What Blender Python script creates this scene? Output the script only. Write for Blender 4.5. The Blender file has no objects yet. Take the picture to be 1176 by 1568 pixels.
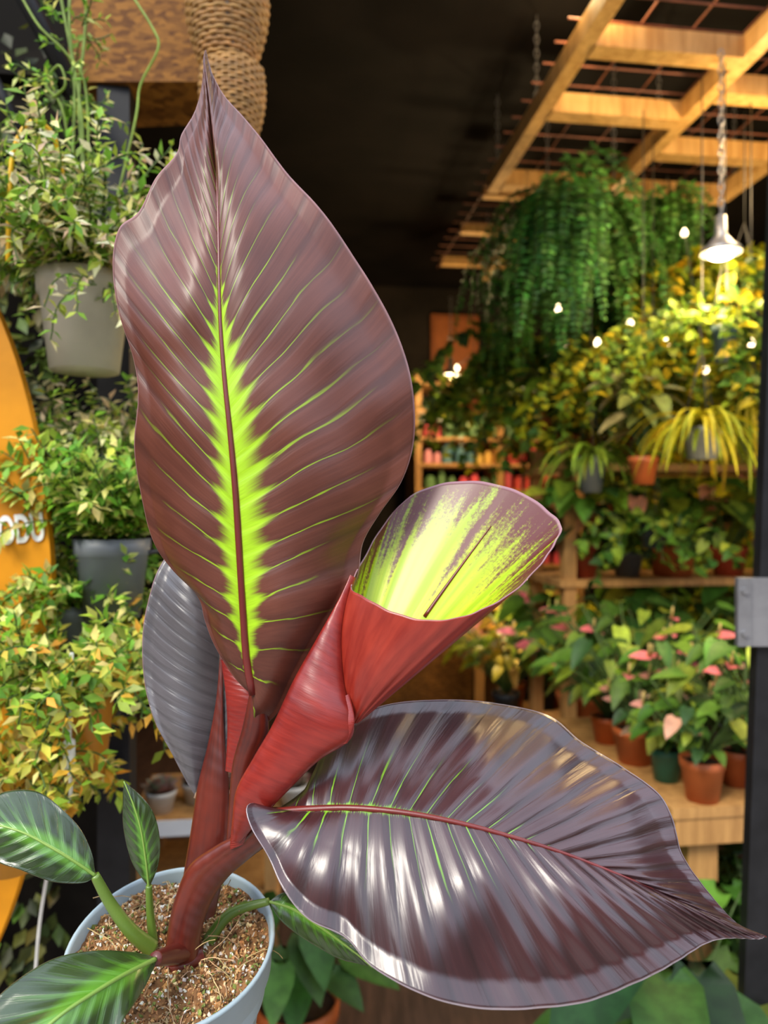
import bpy, math, random
import mathutils
from mathutils import Vector, Matrix
R=random.Random(7)
# ---------------------------------------------------------------- image-pixel frame
# eye height 1.35 m ; a point is given by (image pixel x, image pixel y, assumed depth)
F=1132.0; CX=588.0; CY=784.0; CZ=1.35
def P(X,Y,d): return Vector(((X-CX)/F*d, d, CZ-(Y-CY)/F*d))
TH=math.radians(7.3); CT,ST=math.cos(TH),math.sin(TH)
def RW(r,q,z): return Vector((r*CT-q*ST, r*ST+q*CT, z))   # shop frame -> world
def inv(x,y): return (x*CT+y*ST, -x*ST+y*CT)
# ---------------------------------------------------------------- node helpers
class S:
    def __init__(s,nt,k): s.nt=nt; s.k=k
    def _m(s,op,*a,clamp=False):
        n=s.nt.nodes.new('ShaderNodeMath'); n.operation=op; n.use_clamp=clamp
        for i,x in enumerate(a):
            if isinstance(x,S): s.nt.links.new(x.k,n.inputs[i])
            else: n.inputs[i].default_value=x
        return S(s.nt,n.outputs[0])
    def __add__(s,o): return s._m('ADD',s,o)
    def __radd__(s,o): return s._m('ADD',s,o)
    def __sub__(s,o): return s._m('SUBTRACT',s,o)
    def __rsub__(s,o): return s._m('SUBTRACT',o,s)
    def __mul__(s,o): return s._m('MULTIPLY',s,o)
    def __rmul__(s,o): return s._m('MULTIPLY',s,o)
    def __truediv__(s,o): return s._m('DIVIDE',s,o)
    def abs(s): return s._m('ABSOLUTE',s)
    def fract(s): return s._m('FRACT',s)
    def sin(s): return s._m('SINE',s)
    def max(s,o): return s._m('MAXIMUM',s,o)
    def clamp(s): return s._m('ADD',s,0.0,clamp=True)
    def pow(s,o): return s._m('POWER',s,o)
def smooth(a,b,x):
    n=x.nt.nodes.new('ShaderNodeMapRange'); n.interpolation_type='SMOOTHSTEP'
    x.nt.links.new(x.k,n.inputs['Value'])
    for k,v in (('From Min',a),('From Max',b)):
        if isinstance(v,S): x.nt.links.new(v.k,n.inputs[k])
        else: n.inputs[k].default_value=v
    return S(x.nt,n.outputs['Result'])
def c4(c): return (c[0],c[1],c[2],1.0)
def mix(nt,fac,a,b):
    n=nt.nodes.new('ShaderNodeMix'); n.data_type='RGBA'
    ins=[i for i in n.inputs if i.type=='RGBA']; f=n.inputs[0]
    if isinstance(fac,S): nt.links.new(fac.k,f)
    else: f.default_value=fac
    for i,x in zip(ins,(a,b)):
        if isinstance(x,S): nt.links.new(x.k,i)
        else: i.default_value=c4(x)
    return S(nt,[o for o in n.outputs if o.type=='RGBA'][0])
def newmat(name):
    m=bpy.data.materials.new(name); m.use_nodes=True; nt=m.node_tree
    return m,nt,nt.nodes['Principled BSDF']
def texco(nt,kind='Object'):
    n=nt.nodes.new('ShaderNodeTexCoord'); return n.outputs[kind]
def noise(nt,vec,scale,detail=3,rough=.5,stretch=None):
    n=nt.nodes.new('ShaderNodeTexNoise'); n.inputs['Scale'].default_value=scale
    n.inputs['Detail'].default_value=detail; n.inputs['Roughness'].default_value=rough
    if stretch:
        mp=nt.nodes.new('ShaderNodeMapping'); mp.inputs['Scale'].default_value=stretch
        nt.links.new(vec,mp.inputs['Vector']); vec=mp.outputs[0]
    nt.links.new(vec,n.inputs['Vector']); return S(nt,n.outputs[0])
def bump(nt,b,h,strength,dist=.001):
    n=nt.nodes.new('ShaderNodeBump'); n.inputs['Strength'].default_value=strength
    n.inputs['Distance'].default_value=dist
    nt.links.new(h.k,n.inputs['Height']); nt.links.new(n.outputs[0],b.inputs['Normal'])
def setc(nt,b,x): nt.links.new(x.k,b.inputs['Base Color'])
# ---------------------------------------------------------------- generic materials
def plain(name,col,rough=.6,var=.25,scale=12,metal=0,bmp=0.0,stretch=None,spec=.5):
    m,nt,b=newmat(name); n=noise(nt,texco(nt),scale,4,.6,stretch)
    k=smooth(.3,.7,n)
    setc(nt,b,mix(nt,k,tuple(c*(1-var) for c in col),tuple(min(1,c*(1+var)) for c in col)))
    b.inputs['Roughness'].default_value=rough; b.inputs['Metallic'].default_value=metal
    b.inputs['Specular IOR Level'].default_value=spec
    if bmp: bump(nt,b,n,bmp,.004)
    return m
def attrmat(name,rough=.5,trans=0.0,var=.2,scale=60,spec=.5):
    m,nt,b=newmat(name); a=nt.nodes.new('ShaderNodeAttribute'); a.attribute_name='Col'
    n=noise(nt,texco(nt),scale,3)
    k=smooth(.3,.7,n)
    dark=nt.nodes.new('ShaderNodeHueSaturation'); dark.inputs['Value'].default_value=1-var
    nt.links.new(a.outputs['Color'],dark.inputs['Color'])
    col=mix(nt,k,S(nt,dark.outputs[0]),S(nt,a.outputs['Color'])); setc(nt,b,col)
    b.inputs['Roughness'].default_value=rough; b.inputs['Specular IOR Level'].default_value=spec
    if trans>0:
        t=nt.nodes.new('ShaderNodeBsdfTranslucent'); nt.links.new(col.k,t.inputs['Color'])
        mx=nt.nodes.new('ShaderNodeMixShader'); mx.inputs[0].default_value=trans
        nt.links.new(b.outputs[0],mx.inputs[1]); nt.links.new(t.outputs[0],mx.inputs[2])
        nt.links.new(mx.outputs[0],nt.nodes['Material Output'].inputs['Surface'])
    return m
def woodmat(name,a,b_,stretch=(30,30,3)):
    m,nt,b=newmat(name); n=noise(nt,texco(nt),1.5,6,.65,stretch); n2=noise(nt,texco(nt),4,2)
    k=smooth(.3,.7,n*.75+n2*.25); setc(nt,b,mix(nt,k,a,b_)); b.inputs['Roughness'].default_value=.6
    bump(nt,b,n,.3,.002); return m
def osbmat(name):
    m,nt,b=newmat(name); tc=texco(nt)
    nn=nt.nodes.new('ShaderNodeTexVoronoi'); nn.inputs['Scale'].default_value=60
    mp=nt.nodes.new('ShaderNodeMapping'); mp.inputs['Scale'].default_value=(1,1,2.4); mp.inputs['Rotation'].default_value=(.3,.6,.5)
    nt.links.new(tc,mp.inputs['Vector']); nt.links.new(mp.outputs[0],nn.inputs['Vector'])
    sep=nt.nodes.new('ShaderNodeSeparateColor'); nt.links.new(nn.outputs['Color'],sep.inputs[0])
    r=S(nt,sep.outputs[0]); n=noise(nt,tc,60,4,.6)
    setc(nt,b,mix(nt,smooth(.1,.95,r*.7+n*.35),(.10,.035,.006),(.28,.12,.02)))
    b.inputs['Roughness'].default_value=.7; b.inputs['Specular IOR Level'].default_value=.2; bump(nt,b,r,.3,.001); return m
def emit(name,col,st):
    m,nt,b=newmat(name); b.inputs['Base Color'].default_value=c4(col)
    b.inputs['Emission Color'].default_value=c4(col); b.inputs['Emission Strength'].default_value=st
    return m
M_fol=attrmat('foliage_leaf',.5,.32,.35,40,.3)
M_pot=attrmat('pot_plastic',.45,0,.15,20)
M_soil=attrmat('potting_mix',.95,0,.5,150,.1)
M_goods=attrmat('goods_print',.5,0,.15,30)
M_wood=woodmat('pine_wood',(.50,.25,.06),(.82,.50,.18))
M_woodd=woodmat('pine_shelf_wood',(.34,.16,.045),(.60,.32,.10))
M_osb=osbmat('osb_board')
M_blk=plain('black_painted_steel',(.010,.010,.011),.5,.4,spec=.3)
M_steel=plain('galvanised_steel',(.30,.30,.31),.4,.2,metal=.7)
M_rust=plain('rusty_rod',(.20,.07,.04),.6,.4)
# ---------------------------------------------------------------- geometry accumulator
class Geo:
    def __init__(s): s.v=[];s.f=[];s.c=[];s.m=[]
    def add(s,vs,fs,col,mi=0):
        b=len(s.v); s.v.extend([tuple(v) for v in vs]); s.c.extend([col]*len(vs))
        s.f.extend([tuple(b+i for i in f) for f in fs]); s.m.extend([mi]*len(fs))
    def tube(s,pts,rad,col,mi=0,n=6,cap=True):
        pts=[Vector(p) for p in pts]; N=len(pts)
        if not hasattr(rad,'__len__'): rad=[rad]*N
        vs=[];u=None
        for i,p in enumerate(pts):
            t=(pts[min(i+1,N-1)]-pts[max(i-1,0)]).normalized()
            if u is None:
                u=t.cross(Vector((0,0,1)));
                if u.length<.2: u=t.cross(Vector((0,1,0)))
            else: u=u-t*u.dot(t)
            u.normalize(); w=t.cross(u)
            for k in range(n):
                a=2*math.pi*k/n; vs.append(p+(u*math.cos(a)+w*math.sin(a))*rad[i])
        fs=[(i*n+k,i*n+(k+1)%n,(i+1)*n+(k+1)%n,(i+1)*n+k) for i in range(N-1) for k in range(n)]
        if cap: fs+= [tuple(range(n))[::-1],tuple(range((N-1)*n,N*n))]
        s.add(vs,fs,col,mi)
    def lathe(s,c,prof,col,mi=0,n=32,rot=None):
        vs=[]
        for r,z in prof:
            for k in range(n):
                a=2*math.pi*k/n; v=Vector((r*math.cos(a),r*math.sin(a),z))
                if rot: v=rot@v
                vs.append(Vector(c)+v)
        N=len(prof)
        fs=[(i*n+k,i*n+(k+1)%n,(i+1)*n+(k+1)%n,(i+1)*n+k) for i in range(N-1) for k in range(n)]
        s.add(vs,fs,col,mi)
    def hexa(s,vs,col,mi=0):
        s.add(vs,[(0,3,2,1),(4,5,6,7),(0,1,5,4),(1,2,6,5),(2,3,7,6),(3,0,4,7)],col,mi)
    def rbox(s,r0,r1,q0,q1,z0,z1,col=(.5,.5,.5),mi=0):
        s.hexa([RW(r0,q0,z0),RW(r1,q0,z0),RW(r1,q1,z0),RW(r0,q1,z0),RW(r0,q0,z1),RW(r1,q0,z1),RW(r1,q1,z1),RW(r0,q1,z1)],col,mi)
    def leaf(s,p,d,up,L,W,col,seg=1,curl=0.0,mi=0,heart=False):
        d=Vector(d).normalized(); side=d.cross(Vector(up))
        if side.length<.05: side=d.cross(Vector((1,.3,.2)))
        side.normalize(); nrm=side.cross(d).normalized(); p=Vector(p)
        if seg==1:
            m=p+d*L*.45-nrm*W*.12
            vs=[p,m+side*W*.5+nrm*W*.2,m,m-side*W*.5+nrm*W*.2,p+d*L-nrm*L*curl]
            s.add(vs,[(0,1,2),(0,2,3),(1,4,2),(2,4,3)],col,mi); return
        if heart: prof=[(-.12,.55),(.05,.95),(.3,1.0),(.55,.78),(.8,.4)]
        else: prof=[(.1,.4),(.3,.9),(.5,1.0),(.7,.8),(.87,.42)]
        vs=[p]
        for t,w in prof:
            q=p+d*L*t-nrm*L*curl*max(t,0)**2
            vs+=[q+side*W*.5*w+nrm*W*.14*w,q,q-side*W*.5*w+nrm*W*.14*w]
        vs.append(p+d*L-nrm*L*curl)
        fs=[(0,1,2),(0,2,3)]
        for i in range(4):
            b=1+3*i; fs+=[(b,b+3,b+4,b+1),(b+1,b+4,b+5,b+2)]
        fs+=[(13,16,14),(14,16,15)]
        s.add(vs,fs,col,mi)
    def strap(s,pts,W,col,mi=0):
        vs=[];N=len(pts)
        for i,p in enumerate(pts):
            t=(pts[min(i+1,N-1)]-pts[max(i-1,0)]).normalized(); sd=t.cross(Vector((0,0,1)))
            if sd.length<.05: sd=Vector((1,0,0))
            sd.normalize(); w=W*math.sin(math.pi*min(1,(i/(N-1))*.92+.08))**.7*.5
            up=sd.cross(t); vs+=[p+sd*w+up*w*.4,p,p-sd*w+up*w*.4]
        fs=[]
        for i in range(N-1):
            b=3*i; fs+=[(b,b+3,b+4,b+1),(b+1,b+4,b+5,b+2)]
        s.add(vs,fs,col,mi)
    def obj(s,name,mats,parent=None,smooth_=True):
        me=bpy.data.meshes.new(name+'_mesh'); me.from_pydata(s.v,[],s.f)
        for m in mats: me.materials.append(m)
        me.polygons.foreach_set('material_index',s.m)
        me.polygons.foreach_set('use_smooth',[smooth_]*len(s.f))
        at=me.color_attributes.new('Col','FLOAT_COLOR','POINT')
        flat=[]
        for c in s.c: flat+=[c[0],c[1],c[2],1.0]
        at.data.foreach_set('color',flat); me.update()
        o=bpy.data.objects.new(name,me); bpy.context.collection.objects.link(o)
        if parent: o.parent=parent
        return o
def empty(name):
    e=bpy.data.objects.new(name,None); bpy.context.collection.objects.link(e); e.empty_display_size=.05; return e
def jit(c,a=.2):
    k=1+R.uniform(-a,a); return tuple(min(1,max(0,x*k*(1+R.uniform(-a,a)*.4))) for x in c)
def rdir():
    while True:
        v=Vector((R.uniform(-1,1),R.uniform(-1,1),R.uniform(-1,1)))
        if .1<v.length<1: return v.normalized()
def path(p0,d,L,grav,n,wob=.0):
    p=Vector(p0); d=Vector(d).normalized(); out=[p.copy()]
    for i in range(n):
        d=(d+Vector((0,0,-grav/n))+rdir()*wob).normalized(); p=p+d*L/n; out.append(p.copy())
    return out
# ---------------------------------------------------------------- plant builders
def pot(g,c,rt,rb,h,col,mi=1,soil=2,n=28,scol=(.06,.035,.02)):
    p=[(0.0005,-h),(rb,-h),(rt*.94,-h*.22),(rt,-h*.2),(rt*1.02,0),(rt*.94,0),(rt*.9,-h*.12)]
    g.lathe(c,p,col,mi,n)
    g.lathe(c,[(rt*.92,-h*.12),(rt*.5,-h*.08),(0.0005,-h*.07)],scol,soil,n)
def hanger(g,c,rt,ztop,col=(.05,.05,.05),mi=1):
    c=Vector(c); ap=c+Vector((0,0,min(.22,max(.05,ztop-c.z-.01))))
    for k in range(3):
        a=k*2.094+.4; g.tube([c+Vector((rt*math.cos(a),rt*math.sin(a),0)),ap],.0015,col,mi,4)
    g.tube([ap,Vector((ap.x,ap.y,ztop))],.002,col,mi,4)
def vine(g,c,n,L,grav,ll,lw,pal,step=.02,up=.5,wob=.15,r0=.03,lean=Vector((0,0,0)),seg=1,stemcol=(.12,.2,.05),spr=1.0):
    for i in range(n):
        a=R.uniform(0,2*math.pi); rr=r0*math.sqrt(R.random())
        d=Vector((math.cos(a)*spr,math.sin(a)*spr,up+R.uniform(-.3,.6)))+lean
        l=L*R.uniform(.45,1.1); k=max(3,int(l/step))
        pts=path(Vector(c)+Vector((math.cos(a)*rr,math.sin(a)*rr,0)),d,l,grav,k,wob)
        g.tube(pts,.0012,stemcol,0,3,False)
        for j in range(1,len(pts)):
            for sgn in (1,-1):
                t=(pts[j]-pts[j-1]).normalized(); sd=t.cross(rdir()).normalized()
                dd=(t*.5+sd+Vector((0,0,R.uniform(-.3,.3))))
                sc=R.uniform(.6,1.25)
                g.leaf(pts[j],dd,Vector((0,-.5,1))+rdir()*.6,ll*sc,lw*sc,jit(R.choice(pal),.3),seg,.15,0,heart=(seg>1))
def fern(g,c,n,L,grav,pal,pin=.045,up=.5,spr=.8):
    for i in range(n):
        a=R.uniform(0,2*math.pi); l=L*R.uniform(.25,1.0); k=int(l/.019)
        sp=spr*R.uniform(.5,1.2)
        pts=path(c,Vector((math.cos(a)*sp,math.sin(a)*sp,up+R.uniform(-.5,.5))),l,grav*R.uniform(.7,1.3),k,.09)
        g.tube(pts,.0015,(.08,.14,.03),0,3,False); col=R.choice(pal)
        for j in range(1,len(pts)):
            t=(pts[j]-pts[j-1]).normalized(); sd=(t.cross(Vector((math.cos(a),math.sin(a),.25)))+rdir()*.35).normalized()
            w=pin*math.sin(math.pi*(.12+.86*j/len(pts)))**.6
            for sg in (1,-1):
                g.leaf(pts[j],sd*sg+t*.3,Vector((math.cos(a),math.sin(a),.6))+rdir()*.5,w*R.uniform(.8,1.15),.015,jit(col,.45),1,.15)
def spider(g,c,n,L,pal,W=.014,grav=1.8,up=1.2):
    for i in range(n):
        a=R.uniform(0,2*math.pi); l=L*R.uniform(.5,1.1)
        pts=path(c,Vector((math.cos(a),math.sin(a),up*R.uniform(.4,1.4))),l,grav,9,.02)
        g.strap(pts,W*R.uniform(.7,1.2),jit(R.choice(pal),.2))
def broad(g,c,n,H,ll,lw,pal,fl=0,flcol=(.8,.18,.2),spread=.6):
    for i in range(n+fl):
        a=R.uniform(0,2*math.pi); l=H*R.uniform(.35,1.05)*(1.12 if i>=n else 1)
        d=Vector((math.cos(a)*spread,math.sin(a)*spread,1.2*R.uniform(.6,1.2)))
        pts=path(c,d,l,.5,6,.03); g.tube(pts,.0022,(.12,.2,.05),0,4,False)
        out=Vector((math.cos(a),math.sin(a),R.uniform(-.9,.1)))
        if i<n:
            s=R.uniform(.7,1.15); g.leaf(pts[-1],out,Vector((0,-.4,1)),ll*s,lw*s,jit(R.choice(pal),.35),5,.22,0,True)
        else:
            g.leaf(pts[-1],Vector((out.x,out.y,.1)),Vector((0,-.7,1)),ll*.62,lw*.75,jit(flcol,.12),5,.1,0,True)
            g.tube([pts[-1],pts[-1]+Vector((0,-.01,.035))],.003,(.8,.6,.2),0,5)
# ================================================================= ROOM SHELL
Mceil=plain('black_ceiling_paint',(.006,.0042,.0035),.8,.5,3,bmp=.3,spec=.2)
Mwall=plain('dark_wall_paint',(.018,.013,.010),.8,.4,3,bmp=.2,spec=.2)
Mfloor=plain('brown_floor_boards',(.10,.05,.03),.6,.4,4,stretch=(9,1,1))
Mpave=plain('paving',(.28,.25,.22),.85,.2,8,bmp=.3)
Mfac=plain('dark_shopfront',(.008,.006,.004),.85,.5,4,spec=.15)
def slab(name,mat,*a):
    g=Geo(); g.rbox(*a); return g.obj(name,[mat],None,False)
ZC=2.95
slab('floor',Mfloor,-1.0,2.8,1.4,5.2,-.1,0)
slab('pavement_ground',Mpave,-4,4,-4,1.4,-.1,0)
slab('ceiling',Mceil,-1.0,2.8,1.5,5.2,ZC,ZC+.1)
slab('wall_back',Mwall,-1.1,2.9,5.2,5.3,0,ZC+.1)
slab('wall_left',Mwall,-1.1,-1.0,1.62,5.2,0,ZC+.1)
slab('wall_right',Mwall,2.8,2.9,1.62,5.2,0,ZC+.1)
g=Geo(); g.rbox(-3,-.37,1.54,1.62,0,ZC+.1)
for k in range(7): g.rbox(-2.9+k*.37,-2.86+k*.37,1.51,1.54,.0,ZC)
for z in (.45,1.1,2.2): g.rbox(-3,-.37,1.515,1.54,z,z+.05)
g.obj('wall_front',[Mfac],None,False)
slab('wall_front_right',Mfac,2.0,3.4,1.5,1.6,0,ZC+.1)
# ceiling timber grid ------------------------------------------------
g=Geo(); z0,z1=2.60,2.66
for r in (.79,1.26,1.73):
    g.rbox(r-.022,r+.022,1.55,2.82,z0,z1)
for q in (1.60,1.914,2.24,2.76):
    g.rbox(.79+.022,1.26-.022,q-.03,q+.03,z0-.005,z1-.004)
for q in (1.75,2.08,2.45,2.78): g.rbox(1.26+.022,1.73-.022,q-.03,q+.03,z0-.005,z1-.004)
for r in (1.05,1.5): g.rbox(r-.02,r+.02,2.85,3.9,z0,z1)
for q in (3.0,3.4,3.85): g.rbox(.8,1.75,q-.02,q+.02,z0+.06,z1+.04)
for i in range(22): 
    q=1.7+i*.1; p=[RW(.74,q,2.672),RW(1.8,q,2.672)]; g.tube(p,.003,(.2,.1,.05),1,5)
for i in range(7):
    r=.8+i*.15; g.tube([RW(r,1.6,2.678),RW(r,3.95,2.678)],.003,(.2,.1,.05),1,5)
def chain(g,p0,p1,mi):
    p0=Vector(p0);p1=Vector(p1); L=(p1-p0).length; n=int(L/.022); t=(p1-p0)/L
    for i in range(n):
        c=p0+t*(i+.5)*L/n; sd=Vector((1,0,0)) if i%2 else Vector((0,1,0)); pts=[]
        for k in range(9):
            a=2*math.pi*k/8; pts.append(c+t*math.sin(a)*.0145+sd*math.cos(a)*.007)
        g.tube(pts,.002,(.3,.3,.3),mi,4,False)
for r,q in ((.79,1.7),(.79,2.3),(.79,2.75),(1.26,1.75),(1.26,2.4),(1.73,2.0),(1.73,2.7),(1.05,3.85),(1.5,3.85)):
    chain(g,RW(r,q,z1),RW(r,q,ZC),2)
for X,Y1,d in ((940,275,2.62),(838,280,2.75)):
    p=P(X,Y1,d); chain(g,p,Vector((p.x,p.y,ZC)),2)
g.obj('hanging_timber_grid',[M_wood,M_rust,M_steel],None,False)
# leaning black door post + bracket -------------------------------------
g=Geo(); a=P(1184,330,1.36); b=P(1138,1568,1.36); dv=(b-a)
top=a-dv*.35; bot=a+dv*((a.z)/(-dv.z)); w=Vector((.05,.004,0)); dp=Vector((.002,.03,0))
g.hexa([bot,bot+w,bot+w+dp,bot+dp,top,top+w,top+w+dp,top+dp],(0,0,0),0)
for Xa,Xb,dd in ((1130,1200,1.345),(1130,1150,1.335)):
    p0=P(Xa,990,dd); p1=P(Xb,885,dd)
    g.hexa([p0,Vector((p1.x,dd,p0.z)),Vector((p1.x,dd+.012,p0.z)),Vector((p0.x,dd+.012,p0.z)),Vector((p0.x,dd,p1.z)),p1,Vector((p1.x,dd+.012,p1.z)),Vector((p0.x,dd+.012,p1.z))],(0,0,0),1)
for Y in (905,970):
    p=P(1140,Y,1.335); g.tube([p-Vector((0,.006,0)),p+Vector((0,.004,0))],.006,(0,0,0),1,10)
g.obj('door_post',[M_blk,M_steel],None,False)
# ================================================================= BACK SHELVES
g=Geo()
def sr(X,d):
    p=P(X,784,d); return inv(p.x,p.y)
rl,ql=sr(655,4.5); rr2,_=sr(935,4.5); q0=4.75;q1=5.15
for r in (rl,(rl+rr2)/2,rr2): g.rbox(r-.02,r+.02,q0,q1,0,2.25,(0,0,0),0)
shz=[.45,.82,1.0,1.17,1.34,1.50,1.67,1.84,2.02,2.2]
for z in shz: g.rbox(rl,rr2,q0-.01,q1,z-.022,z,(0,0,0),0)
pal=[(.8,.1,.14),(.85,.35,.42),(.8,.78,.72),(.1,.25,.3),(.8,.5,.1),(.6,.06,.05),(.15,.3,.12),(.6,.45,.3)]
for z,zn in zip(shz[:-1],shz[1:]):
    r=rl+.05; col=R.choice(pal)
    while r<rr2-.1:
        if R.random()<.25: col=R.choice(pal)
        w=R.uniform(.045,.08); h=min(R.uniform(.07,.15),zn-z-.04)
        p=RW(r+w/2,q0+.06+R.uniform(0,.06),z)
        g.lathe(p,[(0.001,0),(w*.45,0),(w*.47,h*.1),(w*.47,h*.75),(w*.3,h*.85),(w*.3,h),(0.001,h)],jit(col,.1),1,10)
        r+=w+R.uniform(.003,.02) if R.random()>.06 else .12
g.obj('stocked_shelving_unit',[M_woodd,M_goods],None,False)
g=Geo(); rc,qc=sr(690,3.6); rc0=sr(560,3.6)[0]; rc2=sr(745,3.6)[0]
g.rbox(rc0,rc2,3.7,4.1,0,.70,(0,0,0),0); g.rbox(rc0-.02,rc2+.03,3.66,4.12,.70,.73,(0,0,0),1)
g.rbox(rc2-.02,rc2+.03,3.66,3.71,0,.70,(0,0,0),1); g.rbox(rc2-.02,rc2+.03,3.98,4.03,.73,1.0,(0,0,0),1)
for i in range(9):
    r=rc0+.04+i*.065; h=R.uniform(.05,.12)
    g.rbox(r,r+.055,3.72,3.8,.731,.73+h,jit(R.choice([(.8,.78,.75),(.75,.25,.3),(.85,.85,.85),(.3,.5,.5)]),.1),2)
g.obj('shop_counter',[M_osb,M_woodd,M_goods],None,False)
g=Geo(); ra=sr(690,4.6)[0]; rb=sr(775,4.6)[0]
g.rbox(ra,rb,5.14,5.19,2.32,2.75,(.30,.08,.015),0); g.rbox(ra+.02,rb-.02,5.125,5.14,2.35,2.72,(.36,.10,.02),0)
g.obj('orange_wall_picture',[M_goods],None,False)
# ================================================================= INTERIOR PLANTS
G1=[(.06,.15,.018),(.09,.21,.022),(.13,.27,.03),(.035,.09,.016),(.20,.26,.03)]
GD=[(.03,.12,.018),(.05,.18,.028),(.08,.26,.04),(.13,.34,.06)]
GY=[(.48,.46,.015),(.60,.50,.02),(.32,.40,.02),(.66,.46,.015)]
GL=[(.26,.38,.03),(.36,.44,.04),(.17,.30,.03)]
TC=(.50,.12,.03); GR=(.16,.18,.19); DK=(.03,.035,.04)
MATS=[M_fol,M_pot,M_soil]
ZG=2.60
def hang(name,X,Y,d,rt,h,pc,fn):
    g=Geo(); c=P(X,Y,d); pot(g,c,rt,rt*.7,h,pc); hanger(g,c,rt,max(ZG,c.z+.08)); fn(g,c); return g.obj(name,MATS)
hang('hanging_boston_fern',868,325,2.62,.09,.12,DK,lambda g,c:fern(g,c,210,.76,4.6,GD,.04))
hang('hanging_boston_fern',1022,320,2.75,.08,.12,DK,lambda g,c:fern(g,c,120,.42,4.2,GD,.036))
hang('hanging_boston_fern',925,480,2.95,.08,.12,DK,lambda g,c:fern(g,c,110,.5,4.2,GD+G1,.04))
hang('hanging_pothos_plant',1050,440,2.7,.08,.12,DK,lambda g,c:vine(g,c,48,.75,3.6,.042,.032,GY+GL,.028,seg=5))
hang('hanging_pothos_plant',1140,450,2.3,.08,.12,DK,lambda g,c:vine(g,c,40,.70,3.8,.038,.028,GY+G1,.028,seg=5))
hang('hanging_pothos_plant',800,540,3.2,.09,.12,GR,lambda g,c:vine(g,c,44,.55,2.8,.05,.04,GL+G1,.035,seg=5))
hang('hanging_pothos_plant',725,600,3.9,.08,.12,TC,lambda g,c:vine(g,c,30,.45,2.4,.05,.04,G1+GL,.035,seg=5))
hang('hanging_spider_plant',1075,655,2.1,.055,.09,GR,lambda g,c:spider(g,c,95,.26,GY,.013,2.6))
hang('hanging_spider_plant',905,700,2.5,.05,.12,GR,lambda g,c:spider(g,c,55,.26,GL,.016,2.4))
hang('hanging_spider_plant',1150,640,2.25,.05,.10,DK,lambda g,c:spider(g,c,70,.34,GY,.012,3.2))
hang('hanging_ivy',985,540,2.5,.07,.1,GR,lambda g,c:vine(g,c,52,.5,3.0,.030,.025,GL+GY,.022,seg=5))
hang('hanging_ivy',930,600,3.1,.09,.12,DK,lambda g,c:vine(g,c,46,.5,2.6,.04,.035,GD+G1+GY,.025,seg=5))
hang('hanging_ivy',1110,500,2.05,.035,.1,(.05,.09,.11),lambda g,c:vine(g,c,14,.4,2.0,.03,.025,GL,.03,up=.8))
hang('hanging_ivy',845,630,2.9,.06,.1,TC,lambda g,c:vine(g,c,40,.45,2.4,.04,.03,GY+G1,.03,seg=5))
hang('hanging_caladium',985,700,2.3,.045,.085,TC,lambda g,c:broad(g,c,40,.26,.09,.05,[(.55,.46,.18),(.6,.5,.24),(.35,.36,.08)],spread=.3))
hang('hanging_pothos_plant',1000,800,2.45,.05,.085,DK,lambda g,c:vine(g,c,26,.28,2.4,.04,.03,G1+GL,.03,seg=5))
g=Geo(); RR0,RR1,RQ0,RQ1=.98,2.05,2.55,2.95
for r in (RR0,RR1-.05):
    for q in (RQ0,RQ1-.05): g.rbox(r,r+.045,q,q+.045,0,1.6,(0,0,0),0)
for z in (.5,1.08,1.5): g.rbox(RR0-.02,RR1,RQ0-.01,RQ1+.01,z,z+.025,(0,0,0),0)
g.obj('wooden_plant_rack',[M_woodd],None,False)
def onshelf(name,r,q,z,rt,h,pc,fn):
    g=Geo(); c=RW(r,q,z+h+.001); pot(g,c,rt,rt*.72,h,pc); fn(g,c-Vector((0,0,.01))); return g.obj(name,MATS)
for i,(r,rt) in enumerate(((1.08,.085),(1.27,.06),(1.45,.095),(1.68,.07),(1.88,.085))):
    onshelf('potted_anthurium' if i not in (1,3) else 'potted_caladium',r,2.66,1.105,rt,rt*1.6,[(.32,.045,.018),(.10,.10,.10),(.5,.12,.03)][i%3],
        lambda g,c:broad(g,c,38,.32,.12,.08,(G1+GL if i not in (1,3) else [(.80,.24,.12),(.75,.34,.2)]+G1),3,(.88,.30,.18),.8))
for i,r in enumerate((1.1,1.35,1.6,1.85)):
    onshelf('potted_dieffenbachia',r,2.75,1.526,.07,.12,R.choice([TC,GR,DK]),lambda g,c:broad(g,c,40,.36,.13,.055,GL+GY))
for i,r in enumerate((1.1,1.32,1.55,1.8)):
    onshelf('potted_philodendron',r,2.7,.526,.09,.14,R.choice([TC,GR,DK]),lambda g,c:broad(g,c,46,.48,.13,.085,G1,2))
# front bench ---------------------------------------------------------
g=Geo(); BR0,BR1,BQ0,BQ1=.895,1.75,1.64,2.42; BZ=.65
for k in range(6):
    a=BQ0+k*(BQ1-BQ0)/6; g.rbox(BR0,BR1,a,a+(BQ1-BQ0)/6-.006,BZ-.025,BZ,(0,0,0),0)
g.rbox(BR0+.01,BR1,BQ0+.005,BQ0+.03,BZ-.09,BZ-.026,(0,0,0),0); g.rbox(BR0+.01,BR0+.035,BQ0+.03,BQ1,BZ-.09,BZ-.026,(0,0,0),0)
for r in (BR0+.06,BR1-.1):
    for q in (BQ0+.035,BQ1-.1): g.rbox(r,r+.075,q,q+.075,0,BZ-.026,(0,0,0),0)
g.obj('wooden_bench',[M_woodd],None,False)
bp=[(972,2.07,.062,.10,TC),(1075,1.80,.052,.10,TC),(1020,1.93,.042,.085,(.03,.16,.10)),(1128,1.90,.045,.09,TC),(930,2.25,.05,.08,(.6,.12,.02)),
    (1040,2.12,.06,.10,TC),(1105,2.15,.06,.10,GR),(1000,2.32,.06,.1,TC),(1185,1.80,.05,.1,TC),(1170,2.05,.06,.1,TC)]
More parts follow.
